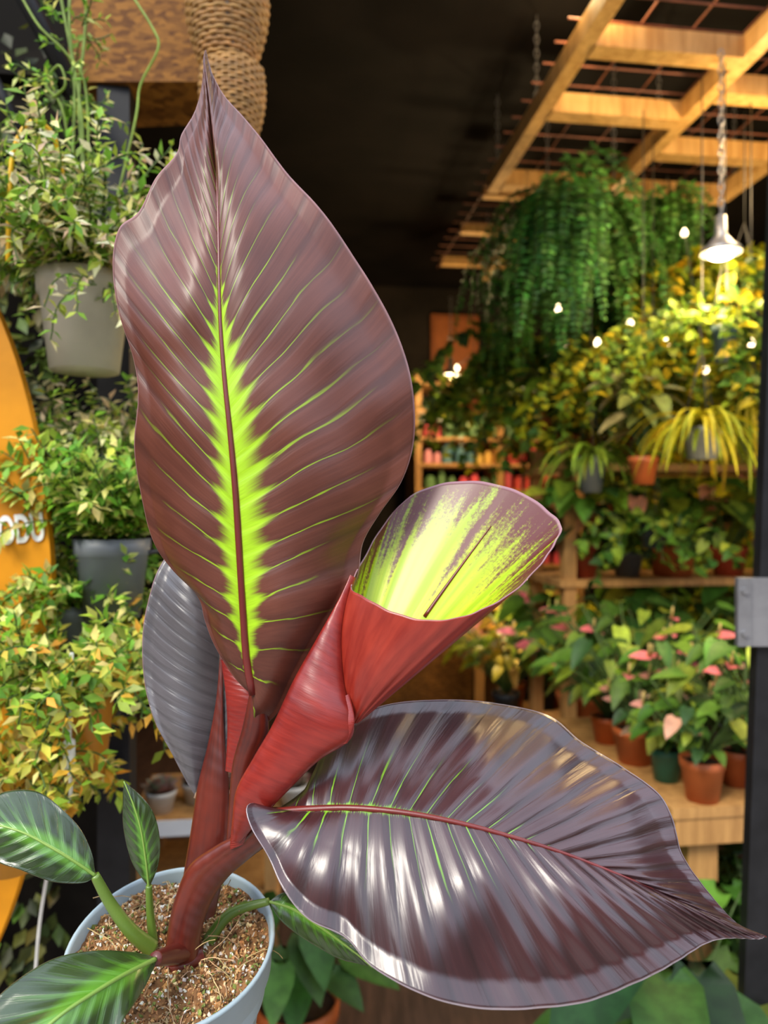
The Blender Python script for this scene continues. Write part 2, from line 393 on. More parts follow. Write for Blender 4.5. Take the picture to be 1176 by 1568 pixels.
for i,(X,d,rt,h,pc) in enumerate(bp):
    r,q=sr(X,d)
    kind=['potted_anthurium','potted_peperomia','potted_peperomia','potted_anthurium'][i%4]
    if kind=='potted_anthurium': fn=lambda g,c:broad(g,c,44,.38,.085,.042,G1+GL,7,(.95,.22,.22))
    else: fn=lambda g,c:broad(g,c,44,.2,.05,.034,GL+G1+[(.65,.40,.25)],6,(.9,.38,.28),.7)
    onshelf(kind,r,q,BZ,rt,h,pc,fn)
g=Geo(); r0,q0_=sr(760,3.0); r1,_=sr(900,3.0)
for k in range(3): g.rbox(r0,r1+.1,2.95+k*.13,3.07+k*.13,.44,.465,(0,0,0),0)
for r in (r0+.02,r1+.03):
    for q in (2.97,3.27): g.rbox(r,r+.045,q,q+.045,0,.44,(0,0,0),0)
g.obj('low_plant_bench',[M_woodd],None,False)
for r,q in ((r0+.08,3.05),(r0+.25,3.08),(r0+.40,3.05),(r0+.16,3.22),(r0+.34,3.24)):
    onshelf('potted_croton',r,q,.465,.06,.12,R.choice([TC,GR,DK]),lambda g,c:broad(g,c,50,.45,.085,.04,GL+GY+[(.7,.35,.05)],4,(.85,.5,.1)))
for X,d,L in ((1120,1.62,.2),(1190,1.7,.3),(1040,2.0,.2),(1150,2.1,.2)):
    r,q=sr(X,d); onshelf('potted_peace_lily',r,q,0,.09,.15,DK,lambda g,c:broad(g,c,30,.42,.18,.07,G1))
r,q=sr(1030,1.45); onshelf('potted_rubber_plant',r,q,0,.12,.22,DK,lambda g,c:broad(g,c,18,.48,.26,.12,[(.02,.07,.015),(.04,.11,.02)],0,spread=.5))
r,q=sr(455,1.75); onshelf('potted_peperomia',r,q,0,.10,.2,(.55,.13,.03),lambda g,c:broad(g,c,34,.36,.12,.08,[(.06,.17,.025),(.10,.24,.04)],0,spread=.5))
g=Geo()
for i in range(2200):
    p=RW(2.5-R.random()*.15,R.uniform(2.9,5.0),R.uniform(.6,2.6)); g.leaf(p,Vector((-.6,-.5,-.6))+rdir()*.7,(0,-1,.3),.09,.07,jit(R.choice(G1+GL+GY),.3),5,.1,0,True)
for i in range(9): g.tube([RW(2.42,3.0+i*.22,.4),RW(2.42,3.0+i*.22,2.7)],.006,(.2,.14,.06),0,5)
g.obj('trellis_creeper',[M_fol])
# ================================================================= LAMPS
def lamp(name,X,Y,d,power,col=(1,.70,.34),size=.026):
    p=P(X,Y,d); g=Geo()
    g.lathe(p,[(0.001,.10),(.014,.10),(.016,.05),(.034,.025),(.052,.010),(.055,0),(.051,0),(.03,.02),(.001,.04)],(.1,.1,.1),0,24)
    g.lathe(p,[(.001,-.018)]+[(size*1.4*math.sin(a),-.018*math.cos(a)) for a in (.3,.7,1.1,1.5,1.9,2.3)]+[(.012,.035)],(1,1,1),1,20)
    chain(g,p+Vector((0,0,.10)),Vector((p.x,p.y,max(ZG,p.z+.15))),0)
    o=g.obj(name,[M_steel,emit(name+'_glow',(1,.75,.4),22)])
    l=bpy.data.lights.new(name+'_light','POINT'); l.energy=power; l.color=col; l.shadow_soft_size=.05
    lo=bpy.data.objects.new('lamp_light',l); bpy.context.collection.objects.link(lo); lo.location=p-Vector((0,0,.07)); lo.parent=o
lamp('added_fill_lamp',1104,388,2.0,15)
lamp('added_fill_lamp',935,516,3.5,32)
lamp('added_fill_lamp',690,575,4.3,22)
lamp('added_fill_lamp',1215,180,2.1,14)  # added fill lamp, out of view to the right, warms the interior
lamp('added_fill_lamp',1215,700,1.75,7)  # added fill lamp, out of view, brightens the bench plants
lamp('added_fill_lamp',800,880,3.3,15)  # added fill lamp, brightens the shelves and goods behind
lamp('added_fill_lamp',900,-60,1.95,9)  # added fill lamp, out of view above, lights the timber grid area
g=Geo(); sl_=[P(700,560,3.6),P(790,500,3.2),P(855,468,2.5),P(915,520,2.45),P(965,490,2.4),P(1020,520,2.35),P(1048,352,2.5),P(1080,560,2.2),P(1150,520,2.2),P(1190,500,2.2)]
g.tube(sl_,.002,(.02,.02,.02),0,4)
for k,p in enumerate(sl_):
    q=p-Vector((0,0,.012)); g.lathe(q,[(.001,-.012)]+[(.011*math.sin(a),-.011*math.cos(a)) for a in (.6,1.2,1.8,2.4)]+[(.004,.016)],(1,1,1),1,10)
g.obj('string_lights',[M_pot,emit('fairy_glow',(1,.78,.45),8)])
# ================================================================= LEFT SIDE
g=Geo()
a=P(165,784,1.3); r_,q_=inv(a.x,a.y)
g.rbox(r_-.02,r_+.035,1.36,1.42,0,2.2,(0,0,0),0)
for z in (.35,.9,1.27,1.75): g.rbox(r_-.01,r_+.025,1.25,1.36,z,z+.012,(0,0,0),0)
g.obj('black_metal_post',[M_blk],None,False)
g=Geo(); zb=P(0,125,1.30).z; zt_=P(0,-300,1.3).z
fl=P(105,0,1.30); fr=P(352,0,1.30)
g.hexa([Vector((fl.x,1.30,zb)),Vector((fr.x,1.30,zb)),Vector((fr.x-.02,1.44,zb)),Vector((fl.x,1.46,zb)),
        Vector((fl.x,1.30,zt_)),Vector((fr.x,1.30,zt_)),Vector((fr.x-.02,1.44,zt_)),Vector((fl.x,1.46,zt_))],(0,0,0),0)
g.obj('osb_fascia_board',[M_osb],None,False)
g=Geo(); g.tube([P(10,-60,1.2),P(40,0,1.22),P(140,185,1.27)],.016,(0,0,0),0,8); g.tube([P(-40,60,1.25),P(60,260,1.3)],.010,(0,0,0),0,8)
g.obj('awning_arm',[M_blk])
Mwick=attrmat('wicker',.6,0,.4,80)
def basket(X,Y,d,rad,h,name):
    g=Geo(); c=P(X,Y,d); rows=20; nst=30
    pr=lambda f: rad*(.6+.4*math.sin(math.pi*(.05+.62*f)))
    for k in range(rows):
        f=k/(rows-1); rr=pr(f); z=h*(f-.5); pts=[]
        for j in range(nst*4+1):
            a=2*math.pi*j/(nst*4); w=rr+.0014*math.sin(nst*a/2+ (k%2)*math.pi); pts.append(c+Vector((w*math.cos(a),w*math.sin(a),z)))
        g.tube(pts,h/rows*.42,jit((.52,.28,.09),.12),0,5,False)
    for j in range(nst):
        a=2*math.pi*j/nst
        g.tube([c+Vector((math.cos(a)*pr(f/8),math.sin(a)*pr(f/8),h*(f/8-.5))) for f in range(9)],.0022,(.34,.18,.06),0,4)
    g.tube([c+Vector((0,0,-h*.5)),c+Vector((0,0,h))],.003,(.1,.1,.1),0,5)
    return g.obj(name,[Mwick])
basket(348,35,1.22,.066,.14,'wicker_basket'); basket(356,165,1.22,.052,.12,'wicker_basket')
basket(350,-120,1.22,.06,.14,'wicker_basket')
# ochre oval sign
Moch=plain('ochre_sign_paint',(.58,.23,.004),.5,.2,6,spec=.3)
Mwht=plain('white_paint',(.85,.85,.83),.5,.05)
sg=empty('ochre_sign_board')
g=Geo(); vs=[];N=96
cen=P(-150,960,1.02)
for yy in (0,.015):
    for k in range(N):
        a=2*math.pi*k/N; vs.append(cen+Vector((.208*math.cos(a),yy,.56*math.sin(a))))
fs=[tuple(range(N)),tuple(range(N,2*N))[::-1]]+[(k,k+N,(k+1)%N+N,(k+1)%N) for k in range(N)]
g.add(vs,fs,(0,0,0)); g.obj('sign_panel',[Moch],sg,False)
g=Geo(); g.tube([cen+Vector((.08,.02,-.45)),Vector((cen.x+.1,cen.y+.04,0))],.012,(0,0,0),0,8); g.tube([cen+Vector((-.08,.02,-.45)),Vector((cen.x-.1,cen.y+.04,0))],.012,(0,0,0),0,8)
g.obj('sign_leg',[M_blk],sg)
tx=bpy.data.curves.new('sign_text','FONT'); tx.body='PRODU'; tx.size=.054; tx.extrude=.001; tx.align_x='RIGHT'; tx.offset=.0014
to=bpy.data.objects.new('sign_lettering',tx); bpy.context.collection.objects.link(to); to.location=P(70,826,1.018); to.rotation_euler=(math.radians(90),math.radians(-6),0); to.scale=(.52,1,1)
tx.materials.append(Mwht); to.parent=sg
# hanging variegated jasmines
JP=[(.44,.60,.06),(.54,.64,.10),(.95,.82,.36),(.98,.72,.45),(.20,.40,.04),(.28,.50,.05),(1.0,.92,.58)]
JG=[(.22,.48,.035),(.38,.60,.06),(.52,.66,.09),(.84,.80,.24),(.14,.34,.03)]
JO=[(.60,.62,.08),(.88,.70,.10),(.97,.82,.26),(.32,.50,.05),(.48,.60,.06),(.85,.45,.05)]
def catm(pts,n):
    pts=[Vector(p) for p in pts]; m=len(pts)-1; out=[]
    for i in range(n+1):
        t=i/n*m; k=min(int(t),m-1); u=t-k
        p0=pts[max(k-1,0)];p1=pts[k];p2=pts[k+1];p3=pts[min(k+2,m)]
        out.append(.5*((2*p1)+(p2-p0)*u+(2*p0-5*p1+4*p2-p3)*u*u+(3*p1-p0-3*p2+p3)*u**3))
    return out
def jas(X,Y,d,rt,h,pc,pal,n,L,up,grav,spr=1.0,lean=Vector((0,0,0)),ll=.021):
    g=Geo(); c=P(X,Y,d); pot(g,c,rt,rt*.74,h,pc); 
    vine(g,c,n,L,grav,ll,ll*.46,pal,.0095,up=up,wob=.22,r0=rt*.8,spr=spr,lean=lean)
    g.tube([c+Vector((rt,0,-.02)),c+Vector((rt+.01,.1,-.02)),Vector((P(178,784,1.3).x,1.35,c.z-.02))],.004,(.02,.02,.02),1,5)
    return g,c
g,c=jas(130,425,1.06,.064,.135,(.50,.46,.36),JP,210,.21,1.1,.8)
for X1,Y1 in ((110,-20),(125,-10),(96,-30)):
    pts=[c.lerp(P(X1,Y1,1.06),t)+Vector((math.sin(t*9+X1)*.006,0,0)) for t in [i/14 for i in range(15)]]
    g.tube(pts,.0022,(.35,.50,.12),0,5)
    for p in pts[4:]:
        if R.random()<.6: g.leaf(p,rdir(),(0,0,1),.018,.008,(.3,.45,.1))
def curl(g,pts,r=.0018): 
    q=[P(*p) for p in pts]; g.tube(catm(q,24),r,(.36,.52,.10),0,5)
curl(g,[(200,-10,1.06),(235,45,1.05),(242,75,1.05),(215,130,1.06),(208,180,1.06),(180,300,1.06),(150,400,1.06)])
curl(g,[(30,-10,1.06),(60,40,1.05),(100,80,1.05),(130,130,1.06),(135,250,1.06),(130,400,1.06)])
curl(g,[(80,150,1.06),(100,130,1.05),(90,100,1.05),(70,130,1.06),(95,165,1.06),(110,260,1.06)])
vine(g,P(108,45,1.06),12,.05,.3,.016,.007,JG,.010,wob=.5); vine(g,P(105,150,1.06),16,.07,.3,.016,.007,JG,.010,wob=.5)
vine(g,P(160,440,.985),12,.12,2.5,.018,.008,JP,.012,wob=.2,up=.1,r0=.02)
g.obj('hanging_jasmine',MATS)
g,c=jas(172,825,1.08,.053,.115,(.17,.19,.21),JG,150,.18,1.2,.6,spr=.8,lean=Vector((-.2,0,.4))); g.obj('hanging_jasmine',MATS)
g,c=jas(150,700,1.16,.05,.11,(.10,.12,.12),JP,80,.14,.9,.9,spr=.8); g.obj('hanging_jasmine',MATS)
g,c=jas(115,1050,.96,.050,.12,(.60,.25,.02),JO+JG,170,.15,.9,1.2); g.obj('hanging_jasmine',MATS)
g,c=jas(15,1180,.93,.050,.12,(.65,.28,.015),JO,130,.14,.8,2.0); g.obj('hanging_jasmine',MATS)
g,c=jas(105,925,1.1,.045,.11,(.2,.22,.22),JG,90,.13,.9,1.2,spr=.8); g.obj('hanging_jasmine',MATS)
g=Geo()
for i in range(2600):
    p=RW(R.uniform(-1.3,-.42),1.46-R.random()*.03,R.uniform(.35,2.25)); g.leaf(p,Vector((0,-.5,-.6))+rdir()*.5,(0,-1,.3),.04,.024,jit(R.choice([(.04,.05,.008),(.05,.09,.012),(.09,.15,.02),(.14,.14,.02)]),.4),1)
g.obj('climbing_fig',[M_fol])
g=Geo(); g.tube(catm([P(12,400,.95),P(14,320,.95),P(20,235,.95),P(42,190,.95),P(68,192,.97),P(88,225,.99),P(100,300,1.02)],30),.0030,(.8,.55,.01),0,8)
g.obj('yellow_hose',[plain('yellow_rubber',(.85,.48,.004),.4,.1)])
g=Geo(); g.tube(catm([P(110,1000,.90),P(108,1060,.88),P(106,1135,.88)],8),.0025,(.8,.8,.75),0,6)
g.tube([P(106,1130,.88),P(106,1135,.88),P(106,1175,.88),P(106,1182,.88)],[.003,.007,.007,.003],(.85,.85,.82),0,10)
g.tube(catm([P(106,1180,.88),P(108,1215,.88),P(96,1245,.9),P(80,1300,.95),P(60,1420,1.0),P(50,1560,1.05)],24),.0022,(.8,.8,.75),0,6)
g.obj('white_power_cable',[M_goods])
# low shelf with succulents
g=Geo(); r0,q0s=sr(215,2.0); r1,_=sr(430,2.0)
za=P(0,1245,1.9).z
g.rbox(r0,r1,1.9,2.25,za-.03,za,(0,0,0),0); g.rbox(r0,r1,1.895,1.9,za-.035,za+.004,(0,0,0),1); g.rbox(r0,r1,1.9,2.25,za-.22,za-.195,(0,0,0),0)
for r in (r0+.01,r1-.04):
    for q in (1.91,2.2): g.rbox(r,r+.03,q,q+.03,0,za-.03,(0,0,0),0)
g.obj('side_shelf',[M_woodd,Mwht],None,False)
for i in range(5):
    def suc(g,c):
        for k in range(60):
            a=k*2.4; e=k/60; d=Vector((math.cos(a)*(1.1-e),math.sin(a)*(1.1-e),.3+e)); g.leaf(c+Vector((0,0,.01*e)),d,(0,0,1),.055*(1.1-e*.6),.022,jit(R.choice([(.45,.35,.28),(.3,.38,.25),(.5,.25,.2)]),.2),5,-.1)
    onshelf('potted_succulent',r0+.07+i*.085,1.97+.05*(i%2),za,.04,.055,R.choice([(.6,.58,.52),TC]),suc)
# ================================================================= MAIN PLANT : dark canna
plant=empty('potted_canna_lily')
def leafmat(name,base,base2,green,rib,N,wmax,vfade,ext,ribw,rough=.36,edge=(.40,.22,.22),v0=.0,coat=.25,extfade=(.6,.95),linew=.86,crough=.3,lstr=.85,bmp=.5,spec=.5,vdark=.4,bd=.0009):
    m,nt,b=newmat(name)
    uv=nt.nodes.new('ShaderNodeUVMap'); uv.uv_map='UVMap'
    sp=nt.nodes.new('ShaderNodeSeparateXYZ'); nt.links.new(uv.outputs[0],sp.inputs[0])
    u=S(nt,sp.outputs[0]); v=S(nt,sp.outputs[1]); s=(u*2-1).abs()
    cx=nt.nodes.new('ShaderNodeCombineXYZ'); nt.links.new(v.k,cx.inputs[0]); nt.links.new(u.k,cx.inputs[1])
    fine=noise(nt,cx.outputs[0],1,4,.6,(340,6,1)); mid=noise(nt,cx.outputs[0],1,3,.5,(80,3,1)); big=noise(nt,texco(nt),14,3)
    a=(((v*N+(mid-.5)*.55).fract())-.5).abs()*2
    line=smooth(linew,.99,a); soft=smooth(.35,1.0,a)
    w=smooth(v0,v0+.06,v)*(1-smooth(vfade[0],vfade[1],v))*wmax
    seff=s+(fine-.5)*.14-soft*.09*smooth(.0,.1,w)
    core=1-smooth(w*.25,w+.01,seff)
    core=core*smooth(.0,.05,w)
    ex=(1-smooth(extfade[0],extfade[1],v))*ext*(mid*1.5+.2)
    lm=line*(1-smooth(ex*.3,ex+.01,s))
    fac=core.max(lm*lstr).clamp()
    bc=mix(nt,smooth(.25,.75,fine*.4+big*.6),base,base2)
    bc=mix(nt,smooth(.4,1.0,a)*vdark,bc,tuple(x*.4 for x in base))
    gc=mix(nt,smooth(.3,.8,fine),green,tuple(min(1,x*1.3) for x in green))
    c1=mix(nt,fac,bc,gc)
    rm=1-smooth(ribw*.6,ribw,s+v*ribw*.5); c2=mix(nt,rm,c1,rib)
    em=smooth(.987,.997,s)*.6; c3=mix(nt,em,c2,edge)  # translucent leaf margin, with the pale rim highlight painted into its colour
    setc(nt,b,c3)
    b.inputs['Roughness'].default_value=rough
    b.inputs['Specular IOR Level'].default_value=spec
    b.inputs['Coat Weight'].default_value=coat; b.inputs['Coat Roughness'].default_value=crough
    h=(1-smooth(.3,1.0,a))*.75+fine*.15+mid*.08
    bump(nt,b,h,bmp,bd)
    return m
M_A=leafmat('dark_leaf',(.080,.020,.011),(.145,.042,.024),(.30,.52,.008),(.12,.010,.008),34,.16,(.30,.64),.92,.03,rough=.42,coat=.14,crough=.36,extfade=(.45,.86),bmp=.45,linew=.90,lstr=.65,vdark=.5,spec=.42)
M_B=leafmat('dark_leaf_glossy',(.024,.006,.008),(.055,.014,.015),(.22,.50,.015),(.15,.012,.012),26,.035,(.06,.50),.62,.02,rough=.30,edge=(.5,.42,.46),extfade=(.20,.60),coat=.55,crough=.28,bmp=.8,spec=.6,linew=.92,lstr=.65,vdark=.6,bd=.0012)
M_F=leafmat('leaf_painted_sheen',(.07,.065,.07),(.13,.12,.13),(.30,.36,.20),(.5,.45,.35),22,.0,(.2,.4),.0,.05,rough=.34,coat=.6)  # rear leaf: silvery sky reflection put into the base colour
M_G=leafmat('young_leaf',(.015,.035,.010),(.035,.065,.012),(.08,.22,.016),(.30,.48,.10),11,.36,(.6,1.1),1.0,.05,rough=.25,coat=.6,edge=(.16,.10,.05),linew=.3,lstr=.5,crough=.2)
M_back=plain('leaf_underside',(.16,.022,.018),.45,.3,20)
def redmat(name,a,b_,sc=(1,90,1),bm=.15,rg=.36):
    m,nt,b=newmat(name); uv=nt.nodes.new('ShaderNodeUVMap'); uv.uv_map='UVMap'
    n=noise(nt,uv.outputs[0],1,4,.6,sc); n2=noise(nt,texco(nt),25,3)
    setc(nt,b,mix(nt,smooth(.25,.8,n*.5+n2*.5),a,b_)); b.inputs['Roughness'].default_value=rg
    b.inputs['Coat Weight'].default_value=.3; b.inputs['Coat Roughness'].default_value=.28
    bump(nt,b,n,bm,.001); return m
M_red=redmat('red_sheath',(.14,.006,.005),(.33,.026,.015),(3,45,1),.25)
M_redd=redmat('red_stem',(.045,.006,.004),(.17,.020,.008),(14,2,1))
M_grn=redmat('green_stem',(.08,.16,.02),(.18,.28,.035),(20,3,1))
M_ribr=redmat('midrib_red',(.10,.008,.006),(.18,.016,.012),(4,20,1))
M_ribg=redmat('midrib_green',(.16,.30,.04),(.26,.40,.08),(4,20,1))
def gridmesh(name,rows,cols,fn,mats,parent,thick=0):
    vs=[];uv=[]
    for i in range(rows+1):
        for j in range(cols+1):
            p,q=fn(i/rows,j/cols); vs.append(p); uv.append(q)
    W=cols+1; fs=[(i*W+j,i*W+j+1,(i+1)*W+j+1,(i+1)*W+j) for i in range(rows) for j in range(cols)]
    me=bpy.data.meshes.new(name+'_mesh'); me.from_pydata([tuple(v) for v in vs],[],fs)
    l=me.uv_layers.new(name='UVMap'); idx=[k for f in fs for k in f]; flat=[]
    for k in idx: flat+=[uv[k][0],uv[k][1]]
    l.data.foreach_set('uv',flat); me.polygons.foreach_set('use_smooth',[True]*len(fs))
    for m in mats: me.materials.append(m)
    o=bpy.data.objects.new(name,me); bpy.context.collection.objects.link(o); o.parent=parent
    if thick:
        s=o.modifiers.new('thickness','SOLIDIFY'); s.thickness=thick; s.offset=0; 
        if len(mats)>1: s.material_offset=1; s.material_offset_rim=0
    return o
class Curve:
    def __init__(s,pts):
        s.p=[P(*p) for p in pts]; s.d=catm(s.p,len(s.p)*16)
        s.l=[0]
        for a,b in zip(s.d[:-1],s.d[1:]): s.l.append(s.l[-1]+(b-a).length)
    def at(s,t):
        x=max(0,min(1,t))*s.l[-1]; lo,hi=0,len(s.l)-1
        while hi-lo>1:
            m=(lo+hi)//2
            if s.l[m]<=x: lo=m
            else: hi=m
        k=(x-s.l[lo])/max(1e-9,s.l[hi]-s.l[lo]); return s.d[lo].lerp(s.d[hi],k)
def canna_leaf(name,mid,Lf,Rt,mats,qL=1.9,qR=1.9,rows=260,half=40,N=30,bend=.10,belly=.012,corr=.0003,ruf=.002,rf=7,rib=(.0035,.0008),ribmat=None,thick=.0007,seed=0,wave=0.0):
    M=Curve(mid);A=Curve(Lf);B=Curve(Rt)
    def fn(t,x):
        s=x*2-1; k=abs(s); E,q=(A,qL) if s<0 else (B,qR)
        m=M.at(t); tan=(M.at(min(1,t+.02))-M.at(max(0,t-.02))).normalized()
        e=E.at(1-(1-t)**q); w=(e-m).length
        c=(m+e)*.5-tan*bend*w
        p=m*(1-k)**2+c*2*k*(1-k)+e*k*k
        dy=-belly*math.sin(math.pi*min(1,k*1.15))*min(1,w/.06)
        dy+=corr*math.sin(2*math.pi*N*t)*math.sin(math.pi*min(1,k*.95+.03))**.5*min(1,w/.03)
        dy+=ruf*k*k*math.sin(rf*t*math.pi+seed+(2 if s<0 else 0))*min(1,w/.05)
        if wave: dy+=wave*mathutils.noise.noise(Vector((p.x*22,p.z*15,seed+1)))*min(1,w/.04)*min(1,k*3)
        return p+Vector((0,dy,-dy*.3)),(x,t)
    o=gridmesh(name,rows,half*2,fn,mats,plant,thick=thick)
    g=Geo(); pts=[M.at(i/60)+Vector((0,-.0006,0)) for i in range(61)]
    g.tube(pts,[rib[0]+(rib[1]-rib[0])*(i/60)**.6 for i in range(61)],(0,0,0),0,8)
    me=g.obj(name+'_midrib',[ribmat or M_ribr],plant); me.data.uv_layers.new(name='UVMap')
    return o
midA=[(388,1062,.545),(378,1010,.540),(372,930,.535),(366,840,.535),(360,750,.536),(352,660,.538),(344,580,.541),(338,500,.545),(336,430,.550),(335,360,.558),(333,290,.570),(328,220,.592),(321,150,.625),(315,78,.670)]
LA=[(386,1064,.547),(358,1036,.548),(330,990,.552),(314,950,.556),(302,912,.560),(262,870,.565),(235,830,.57),(218,770,.57),(205,690,.568),(212,610,.562),(205,550,.565),(184,480,.57),(173,400,.576),(182,350,.58),(212,325,.578),(238,275,.584),(272,240,.597),(279,210,.607),(296,170,.625),(310,125,.645),(315,78,.670)]
RA=[(392,1118,.556),(425,1092,.556),(452,1042,.555),(492,972,.555),(528,918,.556),(548,880,.558),(556,830,.562),(582,785,.566),(614,738,.57),(632,685,.572),(635,630,.573),(626,565,.574),(604,498,.575),(572,440,.576),(528,372,.578),(484,314,.581),(440,262,.589),(402,212,.602),(374,180,.615),(344,148,.630),(326,115,.648),(315,78,.670)]
canna_leaf('leaf_blade_tall',midA,LA,RA,[M_A,M_back],1.9,2.0,rows=320,half=45,N=34,ruf=.0015,rf=7,rib=(.0034,.0005),belly=.012,corr=.00016,wave=.006,seed=3)
midB=[(425,1243,.535),(470,1239,.528),(540,1237,.520),(620,1244,.513),(700,1259,.508),(780,1280,.505),(860,1305,.503),(940,1336,.502),(1020,1370,.502),(1100,1407,.503),(1173,1434,.507)]
TB=[(425,1240,.545),(470,1205,.56),(492,1158,.585),(530,1108,.605),(590,1080,.615),(670,1072,.62),(760,1077,.62),(840,1096,.612),(890,1135,.598),(955,1176,.582),(1008,1215,.568),(1030,1255,.558),(1045,1310,.545),(1085,1370,.53),(1125,1412,.515),(1173,1434,.507)]
BB=[(425,1245,.535),(390,1230,.525),(378,1238,.518),(386,1270,.508),(410,1312,.498),(432,1360,.486),(470,1408,.474),(528,1440,.466),(570,1482,.458),(640,1516,.452),(710,1540,.448),(775,1550,.448),(850,1543,.452),(920,1530,.458),(985,1500,.466),(1040,1468,.476),(1100,1442,.49),(1173,1434,.507)]
canna_leaf('leaf_blade_drooping',midB,TB,BB,[M_B,M_back],1.9,2.1,rows=340,half=45,N=26,ruf=.003,rf=7,rib=(.0034,.0005),belly=.009,corr=.0008,bend=.05,wave=.007,seed=5)
midF=[(303,1222,.60),(322,1160,.605),(336,1090,.61),(340,1020,.615),(338,950,.62),(325,880,.63),(300,820,.64)]
LF=[(301,1222,.60),(285,1195,.60),(262,1150,.602),(238,1105,.605),(222,1055,.61),(217,1005,.615),(221,950,.62),(234,895,.625),(250,862,.632),(272,835,.637),(300,820,.64)]
RF=[(305,1222,.60),(335,1180,.60),(362,1130,.603),(385,1060,.61),(395,980,.615),(390,920,.62),(360,860,.63),(300,820,.64)]
M_ribp=redmat('midrib_pale',(.30,.18,.12),(.45,.32,.22))
canna_leaf('leaf_blade_rear',midF,LF,RF,[M_F,M_back],1.7,1.7,rows=150,half=25,N=22,ruf=.001,corr=.00015,rib=(.0035,.001),ribmat=M_ribp,wave=.004)
canna_leaf('leaf_small_left',[(146,1340,.56),(120,1322,.555),(80,1298,.55),(35,1274,.548),(-10,1262,.55),(-50,1262,.555)],
 [(146,1340,.56),(128,1352,.553),(80,1350,.545),(30,1332,.54),(-15,1312,.545),(-50,1262,.555)],
 [(146,1338,.56),(138,1300,.566),(112,1255,.572),(60,1214,.578),(10,1212,.575),(-30,1235,.565),(-50,1262,.555)],[M_G,M_G],rows=90,half=20,N=11,rib=(.0014,.0006),ribmat=M_ribg,belly=.004,ruf=.001,corr=.0003)
canna_leaf('leaf_small_upright',[(228,1358,.585),(224,1320,.582),(216,1270,.58),(204,1230,.58),(190,1196,.582)],
 [(228,1358,.585),(205,1325,.585),(192,1285,.585),(188,1240,.585),(190,1196,.582)],
 [(229,1358,.585),(242,1325,.585),(245,1285,.585),(230,1235,.585),(190,1196,.582)],[M_G,M_G],rows=70,half=16,N=11,rib=(.0011,.0005),ribmat=M_ribg,belly=.004,ruf=.001,corr=.0003)
canna_leaf('leaf_small_front',[(238,1468,.53),(190,1492,.50),(140,1522,.475),(90,1556,.455),(30,1610,.44),(-20,1660,.43)],
 [(238,1466,.53),(200,1458,.525),(140,1456,.51),(70,1474,.49),(0,1524,.47),(-40,1590,.45),(-20,1660,.43)],
 [(240,1470,.53),(222,1510,.51),(190,1560,.48),(150,1620,.46),(60,1690,.43),(-20,1660,.43)],[M_G,M_G],rows=90,half=20,N=11,rib=(.0018,.001),ribmat=M_ribg,belly=.005,ruf=.002,corr=.0003)
canna_leaf('leaf_small_under',[(412,1380,.60),(445,1390,.60),(480,1412,.60),(530,1448,.605),(570,1480,.61)],
 [(412,1380,.60),(440,1366,.605),(480,1385,.61),(530,1425,.612),(570,1480,.61)],
 [(412,1380,.60),(430,1410,.595),(470,1440,.595),(520,1468,.60),(570,1480,.61)],[M_G,M_back],rows=60,half=14,N=11,rib=(.0012,.0007),ribmat=M_ribg,belly=.003,ruf=.001,corr=.0002)
def sheath(name,Lp,Rp,mat,depth=.6,rows=90,cols=28,ridge=.0001,N=18):
    A=Curve(Lp);B=Curve(Rp)
    def fn(t,x):
        a,b=A.at(t),B.at(t); c=(a+b)/2; h=(b-a)/2; w=h.length; an=2*math.pi*x
        nrm=Vector((0,-1,.15)); return c+h*math.cos(an)+nrm*w*depth*math.sin(an)+nrm*ridge*math.sin(t*N*6.28+math.cos(an)*4),(x,t)
    return gridmesh(name,rows,cols,fn,[mat],plant)
sheath('red_rolled_sheath',[(356,1285,.545),(360,1215,.54),(388,1160,.538),(418,1108,.536),(450,1040,.536),(488,972,.538),(520,915,.542),(536,880,.548)],
 [(368,1290,.545),(402,1252,.538),(442,1210,.532),(488,1165,.528),(536,1133,.528),(541,1098,.53),(528,1050,.534),(524,960,.54),(545,885,.55)],M_red,.55)
sheath('red_sheath_flap',[(505,1075,.532),(512,1105,.526),(500,1140,.526)],[(535,1062,.532),(543,1105,.524),(532,1138,.524)],M_red,.35,30,20)
rim=[(538,897,.545),(560,915,.528),(600,936,.515),(650,949,.507),(700,946,.505),(745,930,.507),(790,903,.513),(830,862,.522),(850,832,.530),(860,806,.540),(842,784,.556),(800,755,.578),(740,738,.598),(680,740,.608),(628,760,.606),(590,800,.595),(560,850,.572)]
rp=[P(*p) for p in rim]
def closed(pts,t):
    n=len(pts); x=(t%1.0)*n; k=int(x)%n; u=x-int(x); p0,p1,p2,p3=pts[(k-1)%n],pts[k],pts[(k+1)%n],pts[(k+2)%n]
    return .5*((2*p1)+(p2-p0)*u+(2*p0-5*p1+4*p2-p3)*u*u+(3*p1-p0-3*p2+p3)*u**3)
Bs=P(546,1100,.540); cenr=sum(rp,Vector())/len(rp)
def funnel(t,x):
    r=closed(rp,x); b=Bs+(r-cenr)*.06
    c=b.lerp(r,.42)+Vector((-.010,0,-.002))+(r-cenr)*.10
    p=b*(1-t)**2+c*2*t*(1-t)+r*t*t
    d=(p-(Bs.lerp(cenr,t))); 
    return p+d.normalized()*.0003*math.sin(x*6.28*20),(x,t)
